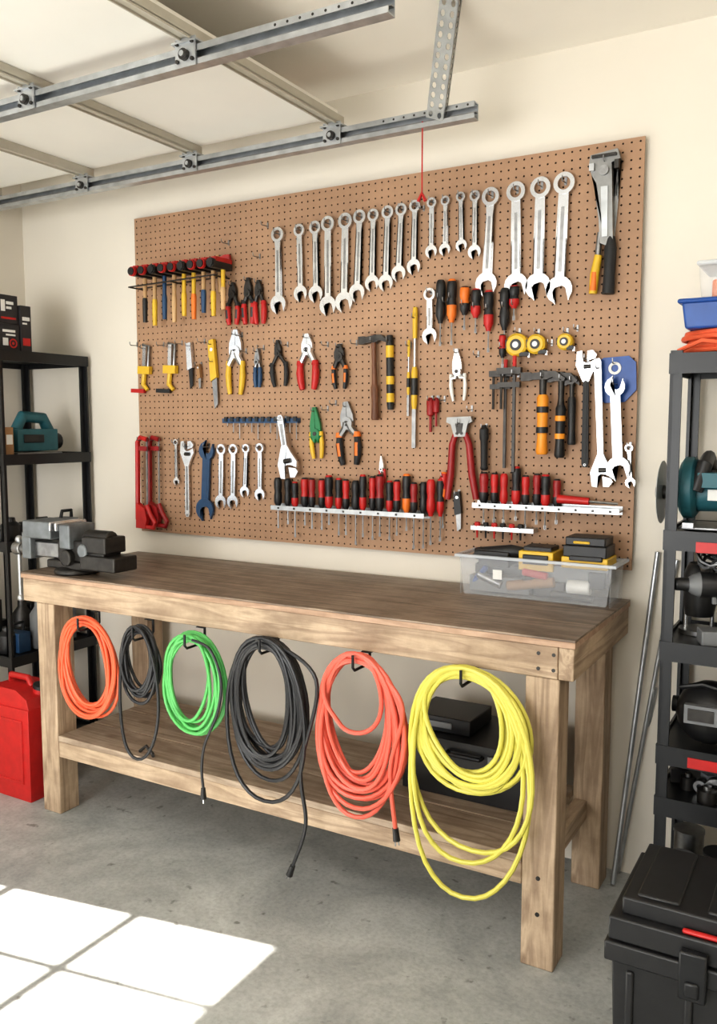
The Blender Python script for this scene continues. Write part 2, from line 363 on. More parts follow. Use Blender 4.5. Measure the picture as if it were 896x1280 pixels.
def hammer(b,L,hm=None,head=None,face=None,turn=0,hw=.012,headw=.12,grip=None,band=None,claw=True,gl=.42):
    head=head or IRON; hm=hm or WOODH; M0=b.M.copy(); b.M=M0@Matrix.Rotation(turn,4,'Z')
    W=headw; hh=.026
    b.prism([(-W*.5,-.002),(-W*.3,-.002),(-W*.24,.0-hh*.2),(W*.12,0),(W*.3,-hh*.05),(W*.52,-hh*.9),(W*.5,-hh*1.15),(W*.22,-hh*.75),(W*.1,-hh),(-W*.24,-hh),(-W*.3,-hh*1.12),(-W*.5,-hh*1.12)] if claw else
      [(-W*.5,-.002),(-W*.28,-.002),(-W*.2,-.006),(W*.2,-.006),(W*.28,-.002),(W*.5,-.002),(W*.5,-hh*1.15),(W*.28,-hh*1.15),(W*.2,-hh),(-W*.2,-hh),(-W*.28,-hh*1.15),(-W*.5,-hh*1.15)],-.011,.011,head)
    if face: b.cyl((-W*.5-.012,0,-hh*.58),(-W*.44,0,-hh*.58),.0165,face)
    b.M=M0
    g=grip; zg=-L*(1-gl)
    b.tube([(0,0,.003),(0,0,-L*.3),(0,0,zg)],[hw*.8,hw*.7,hw*.85],hm,10)
    b.tube([(0,0,zg),(0,0,zg-.01),(0,0,-L*.8),(0,0,-L*.97),(0,0,-L)],[hw*.9,hw*1.2,hw*1.0,hw*1.25,hw*1.0],g or hm,10)
    if band:
        for k in range(2):
            z=zg-(.2+.34*k)*(L+zg); b.tube([(0,-.001,z),(0,-.001,z-.1*(L+zg))],hw*1.24,band,10)

# --- top row of combination wrenches
top=[((347,284),(348,391),1.05),((374,280),(376,376),1),((394,276),(395,377),1),((410,270),(410,393),.95),((432,266),(430,389),1),((450,262),(446,376),.95),
((467,261),(465,363),.95),((485,257),(482,363),.95),((502,254),(498,351),1),((519,250),(517,342),1),((540,247),(539,322),1.05),((557,245),(556,319),1),((576,240),(577,314),1),
((594,238),(593,323),1),((614,234),(607,368),1.05),((645,227),(645,371),1.04),((676,221),(672,373),1.06),((706,215),(698,378),1.02)]
for A,B,k in top: tool("combination_wrench",wrench,A,B,k=k)
# lower left row
tool("adjustable_wrench",adjwrench,(234,551),(235,646),k=.85)
tool("combination_wrench",wrench,(220,549),(221,606),k=.8)
for A,B in (((277,555),(276,635)),((292,555),(291,635)),((308,555),(306,621)),((325,554),(325,625))): tool("combination_wrench",wrench,A,B,k=1.02)
def bluewrench(b,L): openwrench(b,L,1.15,NAVY,.006)
tool("open_end_wrench",bluewrench,(259,551),(256,650))
# pipe wrench with coloured grips (top right)
def bigsnip(b,L):
    b.prism([(-.10*L,-.02*L),(.09*L,0),(.11*L,-.07*L),(.05*L,-.09*L),(.055*L,-.2*L),(.07*L,-.62*L),(.02*L,-.66*L),(-.02*L,-.64*L),(-.055*L,-.22*L),(-.09*L,-.16*L),(-.11*L,-.08*L)],-.012,.012,GALVD)
    b.prism([(-.02*L,-.25*L),(.03*L,-.25*L),(.035*L,-.6*L),(-.005*L,-.6*L)],-.017,-.010,GALV)
    b.box((.0,-.014,-.04*L),(.17*L,.02,.018*L),IRON); b.box((.09*L,-.012,-.11*L),(.03*L,.02,.06*L),IRON); b.box((-.085*L,-.012,-.11*L),(.035*L,.022,.05*L),GALV)
    b.cyl((0,-.022,-.14*L),(0,.012,-.14*L),.035*L,STEEL)
    b.tube([(.05*L,0,-.6*L),(.05*L,0,-.68*L),(.045*L,0,-.85*L),(.04*L,0,-L)],[.03*L,.045*L,.042*L,.046*L],RUB,12)
    b.tube([(-.03*L,0,-.56*L),(-.04*L,0,-.72*L)],[.018*L,.022*L],STEEL,10)
    b.tube([(-.035*L,0,-.72*L),(-.06*L,0,-.85*L),(-.07*L,0,-.99*L)],[.028*L,.034*L,.03*L],YEL,12)
    b.tube([(-.058*L,-.004,-.84*L),(-.068*L,-.004,-.97*L)],.026*L,ORG,10)
tool("pipe_wrench",bigsnip,(757,189),(753,368),off=.02)

# --- mallets pointing out of the board, upper left
def wallhammer(b,L,hm,grip,red=True):
    b.box((0,-.012,-.020),(.023,.104,.028),BLACK)
    b.box((0,-.008,-.001),(.025,.094,.016),RED)
    b.cyl((0,-.064,-.018),(0,-.076,-.018),.0185,RED if red else BLACK); b.cyl((0,-.076,-.018),(0,-.081,-.018),.015,BLACK)
    b.tube([(0,0,-.02),(0,0,-.5*L),(0,0,-.56*L)],[.009,.008,.0095],hm,10)
    b.tube([(0,0,-.54*L),(0,0,-.6*L),(0,0,-.85*L),(0,0,-L)],[.0095,.011,.010,.009],grip,10)
hc=[(WOODH,BLACK),(WOODH,YEL),(NAVY,NAVY),(WOODH,WOODH),(YEL,YEL),(YEL,ORG),(WOODH,NAVY),(WOODH,YEL),(YEL,WOODH)]
for k in range(9):
    u=181+k*12.2; v0=337-k*1.4
    tool("mallet",wallhammer,(u,v0),(u+.5,v0+(72 if k%2 else 66)-k*.6),off=.062,nohook=True,hm=hc[k][0],grip=hc[k][1],red=k%3!=2)
b=MB("mallet_rail")
p=on_y(176,362,PEG-.02); q=on_y(286,346,PEG-.02)
for dy in(.0,.055):
    b.tube([(p.x,PEG-.034-dy,p.z),(q.x,PEG-.034-dy,q.z)],.003,IRON)
for t in(.03,.5,.97):
    r_=p.lerp(q,t); b.tube([(r_.x,PEG+.003,r_.z-.003),(r_.x,PEG-.095,r_.z-.003)],.003,IRON)
b.finish()
tool("rubber_mallet",hammer,(272,320),(276,366),off=.03,nohook=True,hm=WOODH,head=RED,headw=.1,hw=.009,claw=False,turn=.3)

# --- pliers
tool("pliers",pliers,(291,353),(291,406),hm=RED,hm2=BLACK,nose=.25,sp=.15,hr=.068,m=IRON,wide=.11)
tool("pliers",pliers,(310,347),(311,405),hm=RED,hm2=BLACK,nose=.3,sp=.13,hr=.066,m=IRON,wide=.1)
tool("pliers",pliers,(323,350),(325,405),hm=RED,nose=.25,sp=.13,hr=.066,m=IRON,wide=.1)
tool("locking_pliers",pliers,(295,412),(294,493),hm=YEL,nose=.3,sp=.14,m=CHROME,wide=.12,hr=.045)
tool("wire_strippers",pliers,(322,436),(322,484),hm=NAVY,nose=.3,sp=.08,hr=.06)
tool("pliers",pliers,(347,425),(350,483),hm=RUB,nose=.25,sp=.19,hr=.055,m=IRON)
tool("cutting_pliers",pliers,(384,417),(385,487),hm=RED,nose=.25,sp=.17,m=CHROME,hr=.066,wide=.12)
tool("pliers",pliers,(424,430),(425,486),hm=BLACK,hm2=ORG,nose=.25,sp=.16,wide=.13,hr=.055,m=IRON)
tool("wire_strippers",pliers,(393,509),(397,573),hm=YEL,hm2=None,nose=.45,sp=.12,m=GREEN,hr=.045,wide=.12)
tool("linesman_pliers",pliers,(433,502),(437,581),hm=RUB,hm2=ORG,nose=.3,sp=.17,m=STEEL,hr=.058,wide=.12)
tool("tin_snips",pliers,(571,436),(573,501),hm=WHITE,nose=.38,sp=.15,m=CHROME,hr=.035,wide=.1)
tool("needle_nose_pliers",pliers,(477,570),(478,604),hm=RED,nose=.42,sp=.1,m=CHROME,nohook=True)
# --- small tools second row left
def clampy(b,L,c1=YEL,c2=RED):
    b.tube([(-.06*L,0,0),(.12*L,0,-.03*L),(.1*L,0,-.45*L)],.03*L,STEEL)
    b.box((.0,0,-.3*L),(.09*L,.01,.55*L),CHROME); b.box((.02*L,-.002,-.52*L),(.32*L,.02,.16*L),c1)
    b.tube([(.0,0,-.58*L),(-.02*L,0,-.82*L),(.1*L,0,-.92*L)],[.05*L,.05*L,.04*L],c1); b.box((-.16*L,0,-.95*L),(.36*L,.014,.08*L),c2)
tool("spring_clamp",clampy,(181,431),(180,492)); tool("spring_clamp",clampy,(213,429),(212,492),c2=BLACK)
def knife(b,L,m1=BLACK,m2=STEEL,w=.06):
    b.prism([(-w*L,-.02*L),(w*L*.6,0),(w*L,-.55*L),(-w*L*.8,-.6*L)],-.008,.008,m1)
    b.prism([(-w*L*.6,-.58*L),(w*L*.8,-.54*L),(w*L*.7,-.93*L),(-w*L*.3,-L)],-.0025,.0025,m2)
    b.cyl((0,-.010,-.15*L),(0,0,-.15*L),w*L*.4,CHROME)
tool("utility_knife",knife,(237,428),(239,486),w=.08,m1=CHROME,m2=BLACK); tool("drywall_saw",knife,(265,424),(270,511),m1=YEL,m2=STEEL,w=.065)
tool("scraper",knife,(249,455),(250,486),w=.09,m1=CARD)
# --- hammers centre
tool("framing_hammer",hammer,(467,419),(469,525),off=.02,hm=WOODD,grip=WOODD,head=IRON,headw=.115,hw=.012,claw=True)
def gripbar(b,L):
    b.tube([(0,0,0),(0,0,-.05*L),(0,0,-.95*L),(0,0,-L)],[.04*L,.052*L,.05*L,.04*L],BLACK,12)
    for a,c in((.14,.3),(.55,.66),(.78,.9)): b.cyl((0,0,-a*L),(0,0,-c*L),.056*L,YEL)
tool("cold_chisel",gripbar,(487,419),(488,512),off=.014)
def chisel(b,L):
    b.lathe([(0,0),(.015*L,0),(.02*L,-.04*L),(.018*L,-.15*L),(.016*L,-.22*L)],YEL,seg=10)
    b.cyl((0,0,-.22*L),(0,0,-.5*L),.010*L,CHROME); b.tube([(0,0,-.42*L),(0,0,-.46*L),(0,0,-.68*L),(0,0,-.72*L)],[.016*L,.024*L,.022*L,.016*L],YEL,10)
    b.tube([(0,0,-.5*L),(0,0,-.62*L)],.0255*L,BLACK,10)
    b.box((0,0,-.86*L),(.03*L,.006,.28*L),STEEL)
tool("wood_chisel",chisel,(519,384),(517,560))
tool("paint_scraper",chisel,(511,425),(510,520))
tool("ratchet_wrench",wrench,(537,360),(537,429),k=1.4)
for u,v0,v1,a,c in ((551,350,432,BLACK,BLACK),(565,349,431,BLACK,ORG),(581,358,412,ORG,BLACK),(595,361,416,BLACK,RED),(611,363,440,BLACK,RED),(631,360,440,BLACK,BLACK),(643,357,400,BLACK,RED)):
    tool("screwdriver",screwdriver,(u,v0),(u-1,v1),off=.02,h=.66,r=.0165,m1=a,m2=c,hz=-.06)
def tape(b,L):
    r=L/2; b.lathe([(0,-.02),(r*.8,-.02),(r,-.014),(r,.008),(r*.9,.012),(0,.012)],YEL,(0,0,-r),'Y',20)
    b.lathe([(0,-.023),(r*.5,-.023),(r*.5,-.018)],BLACK,(0,0,-r),'Y',16); b.lathe([(0,-.0245),(r*.28,-.0245),(r*.28,-.02)],WHITE,(0,0,-r),'Y',12)
    b.box((r*.7,-.004,-2*r+.006),(r*.8,.03,.012),BLACK); b.box((r*1.1,-.004,-2*r+.002),(.006,.018,.014),CHROME); b.box((-r*.8,-.004,-r*.9),(r*.35,.026,r*.8),BLACK)
for u,v in((647,417),(671,418),(707,417)):
    tool("tape_measure",tape,(u,v),(u,v+{647:29,671:25,707:21}[u]),off=.02,hz=.004)
# --- heavy cluster right of centre
def barclamp(b,L):
    b.box((0,0,-.5*L),(.028*L,.009,L),IRON); b.box((-.05*L,0,-.04*L),(.24*L,.02,.06*L),IRON); b.box((-.05*L,-.0,-.17*L),(.22*L,.018,.05*L),IRON)
    b.tube([(-.13*L,0,-.05*L),(-.13*L,0,-.4*L)],.014*L,IRON); b.tube([(.0,0,.0),(.0,0,.1*L)],.02*L,RED)
tool("bar_clamp",barclamp,(632,462),(630,585),off=.02); tool("bar_clamp",barclamp,(643,458),(641,590),off=.04)
tool("screwdriver",screwdriver,(628,418),(628,460),off=.02,h=.7,r=.012,m1=RED,m2=BLACK,hz=-.04)
tool("club_hammer",hammer,(679,464),(677,568),off=.045,hm=IRON,grip=AMB,head=IRON,headw=.14,hw=.0155,claw=True,gl=.72,band=BLACK)
tool("claw_hammer",hammer,(702,466),(699,572),off=.03,hm=IRON,grip=BLACK,head=IRON,headw=.10,hw=.0135,gl=.62,band=AMB)
tool("claw_hammer",hammer,(715,470),(714,556),off=.02,hm=IRON,grip=BLACK,head=IRON,headw=.05,hw=.011,gl=.7)
tool("adjustable_wrench",adjwrench,(733,438),(731,584),off=.02,k=.68,hm=RUB,up=True)
def plate(b,L):
    b.prism([(-.4*L,-.1*L),(-.25*L,0),(.3*L,0),(.45*L,-.15*L),(.45*L,-.75*L),(.2*L,-L),(-.25*L,-L),(-.42*L,-.8*L)],.004,.010,BLUE)
    b.annulus(0,-.25*L,.14*L,.08*L,.0,.005,WHITE)
tool("wrench_holder",plate,(768,446),(769,503),off=.014,hz=-.02)
tool("adjustable_wrench",adjwrench,(747,448),(752,609),off=.03,k=.66,up=False,m=GALV)
tool("open_end_wrench",openwrench,(768,470),(773,600),off=.038,k=.95,m=GALV)
tool("combination_wrench",wrench,(786,555),(788,609),off=.02,k=1.1,)
def bolt(b,L):
    b.prism([(-.16*L,0),(.15*L,0),(.17*L,-.06*L),(.11*L,-.09*L),(.07*L,-.24*L),(-.07*L,-.24*L),(-.11*L,-.09*L),(-.17*L,-.06*L)],-.010,.010,GALVD)
    b.prism([(-.05*L,-.08*L),(.05*L,-.08*L),(.03*L,-.2*L),(-.03*L,-.2*L)],-.012,-.008,IRON)
    for z in(-.1,-.2): b.cyl((-.03*L,-.014,z*L),(-.03*L,.01,z*L),.016*L,IRON); b.cyl((.03*L,-.014,z*L),(.03*L,.01,z*L),.016*L,IRON)
    for s_ in(-1,1): b.tube([(s_*.06*L,0,-.2*L),(s_*.11*L,0,-.33*L),(s_*.14*L,0,-.7*L),(s_*.19*L,0,-L)],[.035*L,.042*L,.046*L,.04*L],DRED,12)
tool("bolt_cutters",bolt,(575,521),(577,624),off=.02)
def torch(b,L):
    b.lathe([(0,0),(.04*L,0),(.06*L,-.06*L),(.1*L,-.1*L),(.1*L,-.3*L),(.08*L,-.35*L),(.075*L,-.9*L),(.09*L,-.95*L),(.06*L,-L)],RUB,seg=14)
tool("flashlight",torch,(605,531),(605,588),off=.022)
def small(b,L): b.lathe([(0,0),(.05*L,0),(.12*L,-.1*L),(.11*L,-.5*L),(.04*L,-.55*L),(.04*L,-L)],DRED,seg=10)
tool("awl",small,(538,497),(538,540)); tool("awl",small,(545,497),(545,533))
tool("file",knife,(572,614),(573,664),m1=BLACK,w=.1)
b=MB("hex_key_rack"); p=on_y(278,526,PEG-.02); q=on_y(372,528,PEG-.02)
b.bx(p.x,q.x,PEG-.022,PEG+.001,p.z-.009,p.z+.009,NAVY)
for k in range(12):
    x=p.x+.02+k*(q.x-p.x-.03)/11.; b.box((x,PEG-.022,p.z+.006),(.013,.01,.018),BLACK); b.cyl((x,PEG-.014,p.z-.008),(x,PEG-.014,p.z-.02-.05*(k%3)/2),.0022,STEEL,seg=6)
b.finish()
tool("adjustable_wrench",adjwrench,(350,519),(362,598),off=.036,k=1.35,up=False)
# hacksaws
def hacksaw(b,L,m=RED):
    b.tube([(.08*L,0,-.02*L),(-.02*L,0,0),(-.06*L,0,-.05*L),(-.065*L,0,-.9*L),(-.04*L,0,-.96*L),(.07*L,0,-.93*L)],.027*L,m,8)
    b.box((.075*L,0,-.42*L),(.022*L,.003,.84*L),STEEL); b.box((-.0*L,0,-.12*L),(.16*L,.01,.05*L),DRED)
    b.prism([(-.06*L,-.72*L),(.06*L,-.78*L),(.09*L,-.9*L),(.06*L,-L),(-.07*L,-L)],-.011,.011,m)
    b.tube([(.07*L,0,-.74*L),(.12*L,0,-.84*L),(.19*L,0,-.93*L),(.17*L,0,-.985*L),(-.03*L,0,-.98*L)],.026*L,m,10)
tool("hacksaw",hacksaw,(177,547),(178,660),off=.05,hz=-.01,nohook=False); tool("hacksaw",hacksaw,(192,547),(193,658),off=.022,hz=-.01,m=DRED)

# bare peg hooks
b=MB("peg_hooks")
for u,v in((335,283),(286,305),(325,322),(303,420),(172,432),(205,432),(228,430),(256,428),(330,436),(360,432),(410,432),(446,430),(530,262),(560,378),(598,444),(690,430),(722,412),(556,500),(590,512),(420,505),(410,512),(270,452),(308,440)):
    p=on_y(u,v,PEG); b.tube([(p.x,PEG+.003,p.z),(p.x,PEG-.04,p.z-.002),(p.x,PEG-.045,p.z+.004),(p.x,PEG-.045,p.z+.012)],.0018,STEEL,6); b.box((p.x,PEG-.0015,p.z+.004),(.006,.003,.02),STEEL)
b.finish()

# --- screwdriver racks
def rack(name,A,B,us,vtop,vbot,bottoms):
    b=MB(name); y=PEG-.035; p=on_y(*A,y); q=on_y(*B,y); zz=min(p.z,q.z)
    b.bx(p.x,q.x,y-.013,PEG,zz-.002,zz+.002,GALV)
    b.bx(p.x,q.x,y-.015,y-.012,zz-.008,zz+.009,GALV)
    for k in range(9):
        x=p.x+(q.x-p.x)*(k+.5)/9; b.bx(x-.004,x+.004,y-.0157,y-.015,zz-.003,zz+.004,IRON)
    b.bx(p.x,q.x,PEG-.004,PEG,zz-.012,zz+.014,GALV)
    for i,u in enumerate(us):
        t=(u-A[0])/(B[0]-A[0]); x=on_y(u,(A[1]+(B[1]-A[1])*t),y).x
        H=on_y(u,vtop[i],y).z-zz; Lb=zz-on_y(u,vbot[i],y).z; Lt=H+Lb+.0
        c=[(RED,BLACK),(BLACK,RED),(BLACK,BLACK),(RED,RED),(DRED,BLACK),(BLACK,ORG)][bottoms[i]]
        screwdriver(b,Lt,h=H/Lt,r=.0132+.002*(i%3==0),m1=c[0],m2=c[1],x=x,y=y+.003+.009*(i%2),z=zz+H)
    return b.finish()
us=[347+i*10.6 for i in range(20)]
rack("screwdriver_rack",(341,633),(532,645),us,[R(592,603) for _ in us],[R(655,686) for _ in us],[2,2,1,0,4,0,1,1,0,2,1,0,4,1,0,5,4,2,3,1])
us=[604,616,629,643,656,669,681,694]
rack("screwdriver_rack",(592,628),(775,640),us,[590,591,592,583,594,592,593,599],[R(650,664) for _ in us],[4,0,3,1,0,4,1,4])
b=MB("screwdriver_rack"); y=PEG-.035; p=on_y(590,659,y); q=on_y(668,665,y); b.bx(p.x,q.x,y-.013,PEG,q.z-.004,q.z+.010,GALV)
for k in range(6):
    x=p.x+.02+k*.03; b.lathe([(0,q.z+.024),(.009,q.z+.022),(.011,q.z+.012),(.004,q.z-.004),(.003,q.z-.03)],[RED,BLACK][k%2],(x,y-.004,0),seg=8)
b.finish()
b=MB("soldering_iron"); y=PEG-.035; p=on_y(697,622,y); q=on_y(772,632,y); b.tube([(p.x,y,p.z-.004),(p.x+.1,y,p.z-.008)],[.014,.012],RED,10); b.tube([(p.x+.1,y,p.z-.008),(q.x,y,p.z-.012)],.004,STEEL); b.finish()
tool("wood_chisel",screwdriver,(555,590),(553,660),h=.5,m1=RED,m2=ORG)

# release cord
b=MB("release_cord"); p=on_y(528,140,2.44); q=on_y(528,243,2.44)
b.tube([(p.x,2.44,2.35),(p.x,2.44,q.z)],.0022,RED,6); b.tube([(p.x-.012,2.44,q.z-.02),(p.x,2.44,q.z+.004),(p.x+.012,2.44,q.z-.02)],.006,RED,8); b.finish()

# ------------------------------------------------------------------ workbench
BT=.90; x0,x1=-2.645,-.588; y0,y1=2.10,2.70-.004
PINE=lambda n,a:wood(n,(160,138,116),(198,176,150),a)
PX=PINE("pine_x",'X'); PY=PINE("pine_y",'Y'); PZ=PINE("pine_z",'Z')
TOPM=wood("stained_bench_top",(118,102,88),(160,142,124),'X',.48,False,(.58,.56,.54),k1=20)
PLY=wood("plywood_edge",(172,142,118),(196,166,142),'X',.6,False)
wb=empty("workbench")
for k in range(3):
    ya=y0-.006+k*(y1-y0+.006)/3; part(wb,"top_board_%d"%(k+1),x0-.004,x1+.004,ya,ya+(y1-y0+.006)/3-.0015,BT-.006,BT,TOPM,.001)
part(wb,"top_slab",x0-.004,x1+.004,y0-.006,y1,BT-.022,BT-.0062,PLY,.001)
part(wb,"apron_front",x0,x1-.041,y0,y0+.04,BT-.108,BT-.0225,PX)
part(wb,"apron_back",x0,x1-.041,y1-.04,y1,BT-.108,BT-.0225,PX)
part(wb,"apron_end_1",x1-.04,x1,y0,y1,BT-.108,BT-.0225,PY); part(wb,"apron_end_2",x0,x0+.04,y0+.041,y1-.041,BT-.108,BT-.0225,PY)
lw=.09; n=0
for lx in(-2.58,-.715):
    for ly in(y0+.0,y1-.12):
        n+=1
        part(wb,"leg_%d"%n,lx,lx+lw,y0+.004 if ly<2.3 else ly,(y0+.004 if ly<2.3 else ly)+lw,0,BT-.1085,PZ,.004)
part(wb,"lower_rail_front",-2.489,-.716,y0+.006,y0+.046,.22,.28,PX); part(wb,"lower_rail_back",-2.489,-.716,y1-.09,y1-.05,.22,.28,PX)
part(wb,"lower_rail_end_1",-2.53,-2.49,y0+.095,y1-.121,.22,.28,PY); part(wb,"lower_rail_end_2",-.71,-.67,y0+.095,y1-.121,.22,.28,PY)
SHF=wood("grey_shelf_wood",(150,132,114),(184,166,146),'X')
for k in range(3): part(wb,"shelf_board_%d"%(k+1),-2.488,-.717,y0+.004+k*.172,y0+.004+k*.172+.168,.2805,.302,SHF,.002)
b=MB("screws")
for z in(BT-.045,BT-.085):
    for x in(-.66,-.62): b.cyl((x-.02,y0-.0015,z),(x-.02,y0+.002,z),.005,IRON,seg=10)
for z in(.15,.25): b.cyl((-.67,y0+.002,z),(-.67,y0+.006,z),.006,IRON,seg=10)
b.finish(wb)

# ------------------------------------------------------------------ cord coils
YC=2.055
def cordmat(n,c): return mat(n,c,.42,var=.06,scale=12)
def coil(name,m,uL,uR,vT,vB,n,wr,win=.62,hin=.72,extra=(),tail=None,umid=None,jt=.03,seed=1):
    y=YC; um=umid or (uL+uR)/2; T=on_y(um,vT,y); Bm=on_y(um,vB,y); Lp=on_y(uL,(vT+vB)/2,y); Rp=on_y(uR,(vT+vB)/2,y)
    W=Rp.x-Lp.x; H=T.z-Bm.z; cx=(Lp.x+Rp.x)/2; hx=T.x; zt=T.z
    b=MB(name); rnd=random.Random(seed); pts=[]
    loops=[]
    for k in range(n):
        f_=(k+.5)/n; f_=(f_*1.618*3)%1
        loops.append((W*(win+(1-win)*f_)*rnd.uniform(.94,1.02),H*(hin+(1-hin)*((f_*.7+rnd.random()*.3)))*rnd.uniform(.97,1.0),rnd.uniform(-.07,.07)*W*(1-f_),rnd.uniform(-.014,.014),rnd.uniform(0,jt)))
    for e in extra: loops.insert(rnd.randrange(1,n),(W*e[0],H*e[1],W*e[2],-.018,.0))
    N_=len(loops); S=36
    for k in range(N_*S):
        a=k/S; i=int(a); fr=a-i; l0=loops[i]; l1=loops[(i+1)%N_]
        s_=0 if fr<.6 else (fr-.6)/.4; s_=s_*s_*(3-2*s_)
        w,h,dx,dy,dt=[l0[j]*(1-s_)+l1[j]*s_ for j in range(5)]
        t=2*math.pi*fr
        sx=math.sin(t); z=zt-dt-(h-dt)*(1-math.cos(t))/2
        low=(1-math.cos(t))/2
        px=hx*(1-low**.6)+cx*low**.6 + dx*low + w/2*(abs(sx)**.92)*(1 if sx>0 else -1)
        px+=.007*math.sin(2*t+i*1.9)*low
        pts.append((px,y+dy*1.1+.012*math.sin(t*1+i*2.1)*low,z))
    b.tube(pts,wr,m,8)
    if tail:
        P=[Vector((hx+.006,y-.004,zt-.004))]
        for tu,tv in tail: P.append(on_y(tu,tv,y-.02))
        Q=[P[0]]+P+[P[-1]]; out=[]
        for i in range(1,len(Q)-2):
            for k in range(10):
                t=k/10; a0,a1,a2,a3=Q[i-1],Q[i],Q[i+1],Q[i+2]
                out.append(.5*((2*a1)+(a2-a0)*t+(2*a0-5*a1+4*a2-a3)*t*t+(3*a1-a0-3*a2+a3)*t**3))
        out.append(Q[-1]); b.tube(out,wr*.95,m,8)
        d=(out[-1]-out[-3]).normalized(); E=out[-1]
        b.cyl(E,E+d*.012,wr*1.3,BLACK,r1=.009); b.cyl(E+d*.012,E+d*.036,.009,BLACK,r1=.0105)
        s_=d.orthogonal().normalized()
        for q in(-1,1): b.cyl(E+d*.036+s_*.005*q,E+d*.05+s_*.005*q,.0022,CHROME,seg=6)
    b.finish()
    hk=MB("cord_hook"); zb=BT-.108
    hk.box((hx,y0+.02,zb-.0015),(.03,.05,.003),BLACKM)
    zl=min(zt-jt*1.0-wr*2-.004,zb-.02)
    hk.tube([(hx,y0+.02,zb),(hx,y0+.02,zl+.012),(hx,y0+.012,zl+.002),(hx,y0-.0,zl),(hx,y-.022,zl),(hx,y-.032,zl+.01),(hx,y-.032,zl+.045)],.0042,BLACKM,8); hk.finish()
coil("orange_extension_cord",cordmat("orange_cord",(226,102,66)),71,148,771,903,13,.0054,.6,.78,umid=106,seed=3)
coil("black_extension_cord",cordmat("black_cord",(42,42,44)),149,199,782,885,10,.0054,.6,.74,extra=((.95,1.6,.05),),umid=174,seed=4)
coil("green_extension_cord",cordmat("green_cord",(92,180,98)),201,281,791,927,12,.0056,.64,.8,umid=239,seed=5)
coil("black_extension_cord",cordmat("black_cord",(42,42,44)),285,388,796,975,16,.0062,.5,.74,extra=((.98,1.14,-.02),),tail=((395,850),(376,960),(382,1030),(366,1082)),umid=332,seed=6)
coil("red_extension_cord",cordmat("red_cord",(218,102,84)),394,509,815,1010,14,.0068,.56,.74,extra=((.85,1.04,0),(.5,.5,0)),tail=((502,880),(488,960),(494,1035)),umid=448,seed=7)
coil("yellow_extension_cord",cordmat("yellow_cord",(208,200,92)),515,670,833,1000,11,.0068,.52,.74,extra=((.9,1.45,-.03),(1.0,1.72,-.02),(1.0,1.36,.03)),umid=582,seed=9)
b=MB("black_power_lead"); yl=YC-.035
P=[on_y(u,v,yl) for u,v in((240,800),(262,812),(276,850),(272,890),(256,930),(252,960),(254,985))]
Q=[P[0]]+P+[P[-1]]; out=[]
for i in range(1,len(Q)-2):
    for k in range(8):
        t=k/8; a0,a1,a2,a3=Q[i-1],Q[i],Q[i+1],Q[i+2]
        out.append(.5*((2*a1)+(a2-a0)*t+(2*a0-5*a1+4*a2-a3)*t*t+(3*a1-a0-3*a2+a3)*t**3))
out.append(Q[-1]); b.tube(out,.0045,MATS["black_cord"],8); E=out[-1]; b.cyl(E,E-Vector((0,0,.035)),.007,BLACK,r1=.01); b.cyl(E-Vector((0,0,.035)),E-Vector((0,0,.05)),.003,CHROME); b.finish()

# ------------------------------------------------------------------ vise
b=MB("bench_vise"); cy=0; Z=.0
b.M=Matrix.Translation((-2.45,2.175,BT+.0005))@Matrix.Diagonal((1.06,1.12,1.16,1))@Matrix.Translation((2.45,0,0))
VS=mat("vise_grey",(118,122,124),.45,.4,var=.2,scale=25)
b.lathe([(0,Z),(.075,Z),(.075,Z+.014),(.05,Z+.026),(.045,Z+.05)],IRON,(-2.45,cy+.01,0),seg=20)
b.box((-2.43,cy,Z+.03),(.22,.085,.026),IRON)
b.box((-2.38,cy,Z+.075),(.22,.075,.065),IRON); b.box((-2.435,cy,Z+.12),(.05,.11,.075),VS)
b.box((-2.31,cy,Z+.10),(.11,.09,.05),IRON); b.box((-2.29,cy,Z+.045),(.16,.10,.045),IRON)
b.cyl((-2.38,cy,Z+.112),(-2.27,cy,Z+.112),.03,IRON)
b.box((-2.55,cy,Z+.07),(.2,.055,.05),STEEL); b.box((-2.64,cy,Z+.08),(.045,.09,.085),VS); b.box((-2.57,cy,Z+.135),(.14,.115,.055),VS)
b.box((-2.466,cy,Z+.15),(.01,.13,.028),CHROME); b.box((-2.494,cy,Z+.15),(.01,.13,.028),CHROME)
b.cyl((-2.36,cy-.035,Z+.08),(-2.36,cy-.05,Z+.08),.022,VS)
b.cyl((-2.66,cy,Z+.06),(-2.73,cy,Z+.06),.016,STEEL); b.cyl((-2.715,cy,Z+.06),(-2.755,cy,Z+.06),.022,STEEL)
b.cyl((-2.735,cy-.0,Z+.085),(-2.735,cy-.0,Z-.10),.0075,GALV); b.ball((-2.735,cy,Z+.09),.013,GALV); b.ball((-2.735,cy,Z-.105),.013,GALV)
b.cyl((-2.43,cy-.06,Z+.055),(-2.43,cy+.06,Z+.055),.026,IRON)
b.finish(bevel=.006)

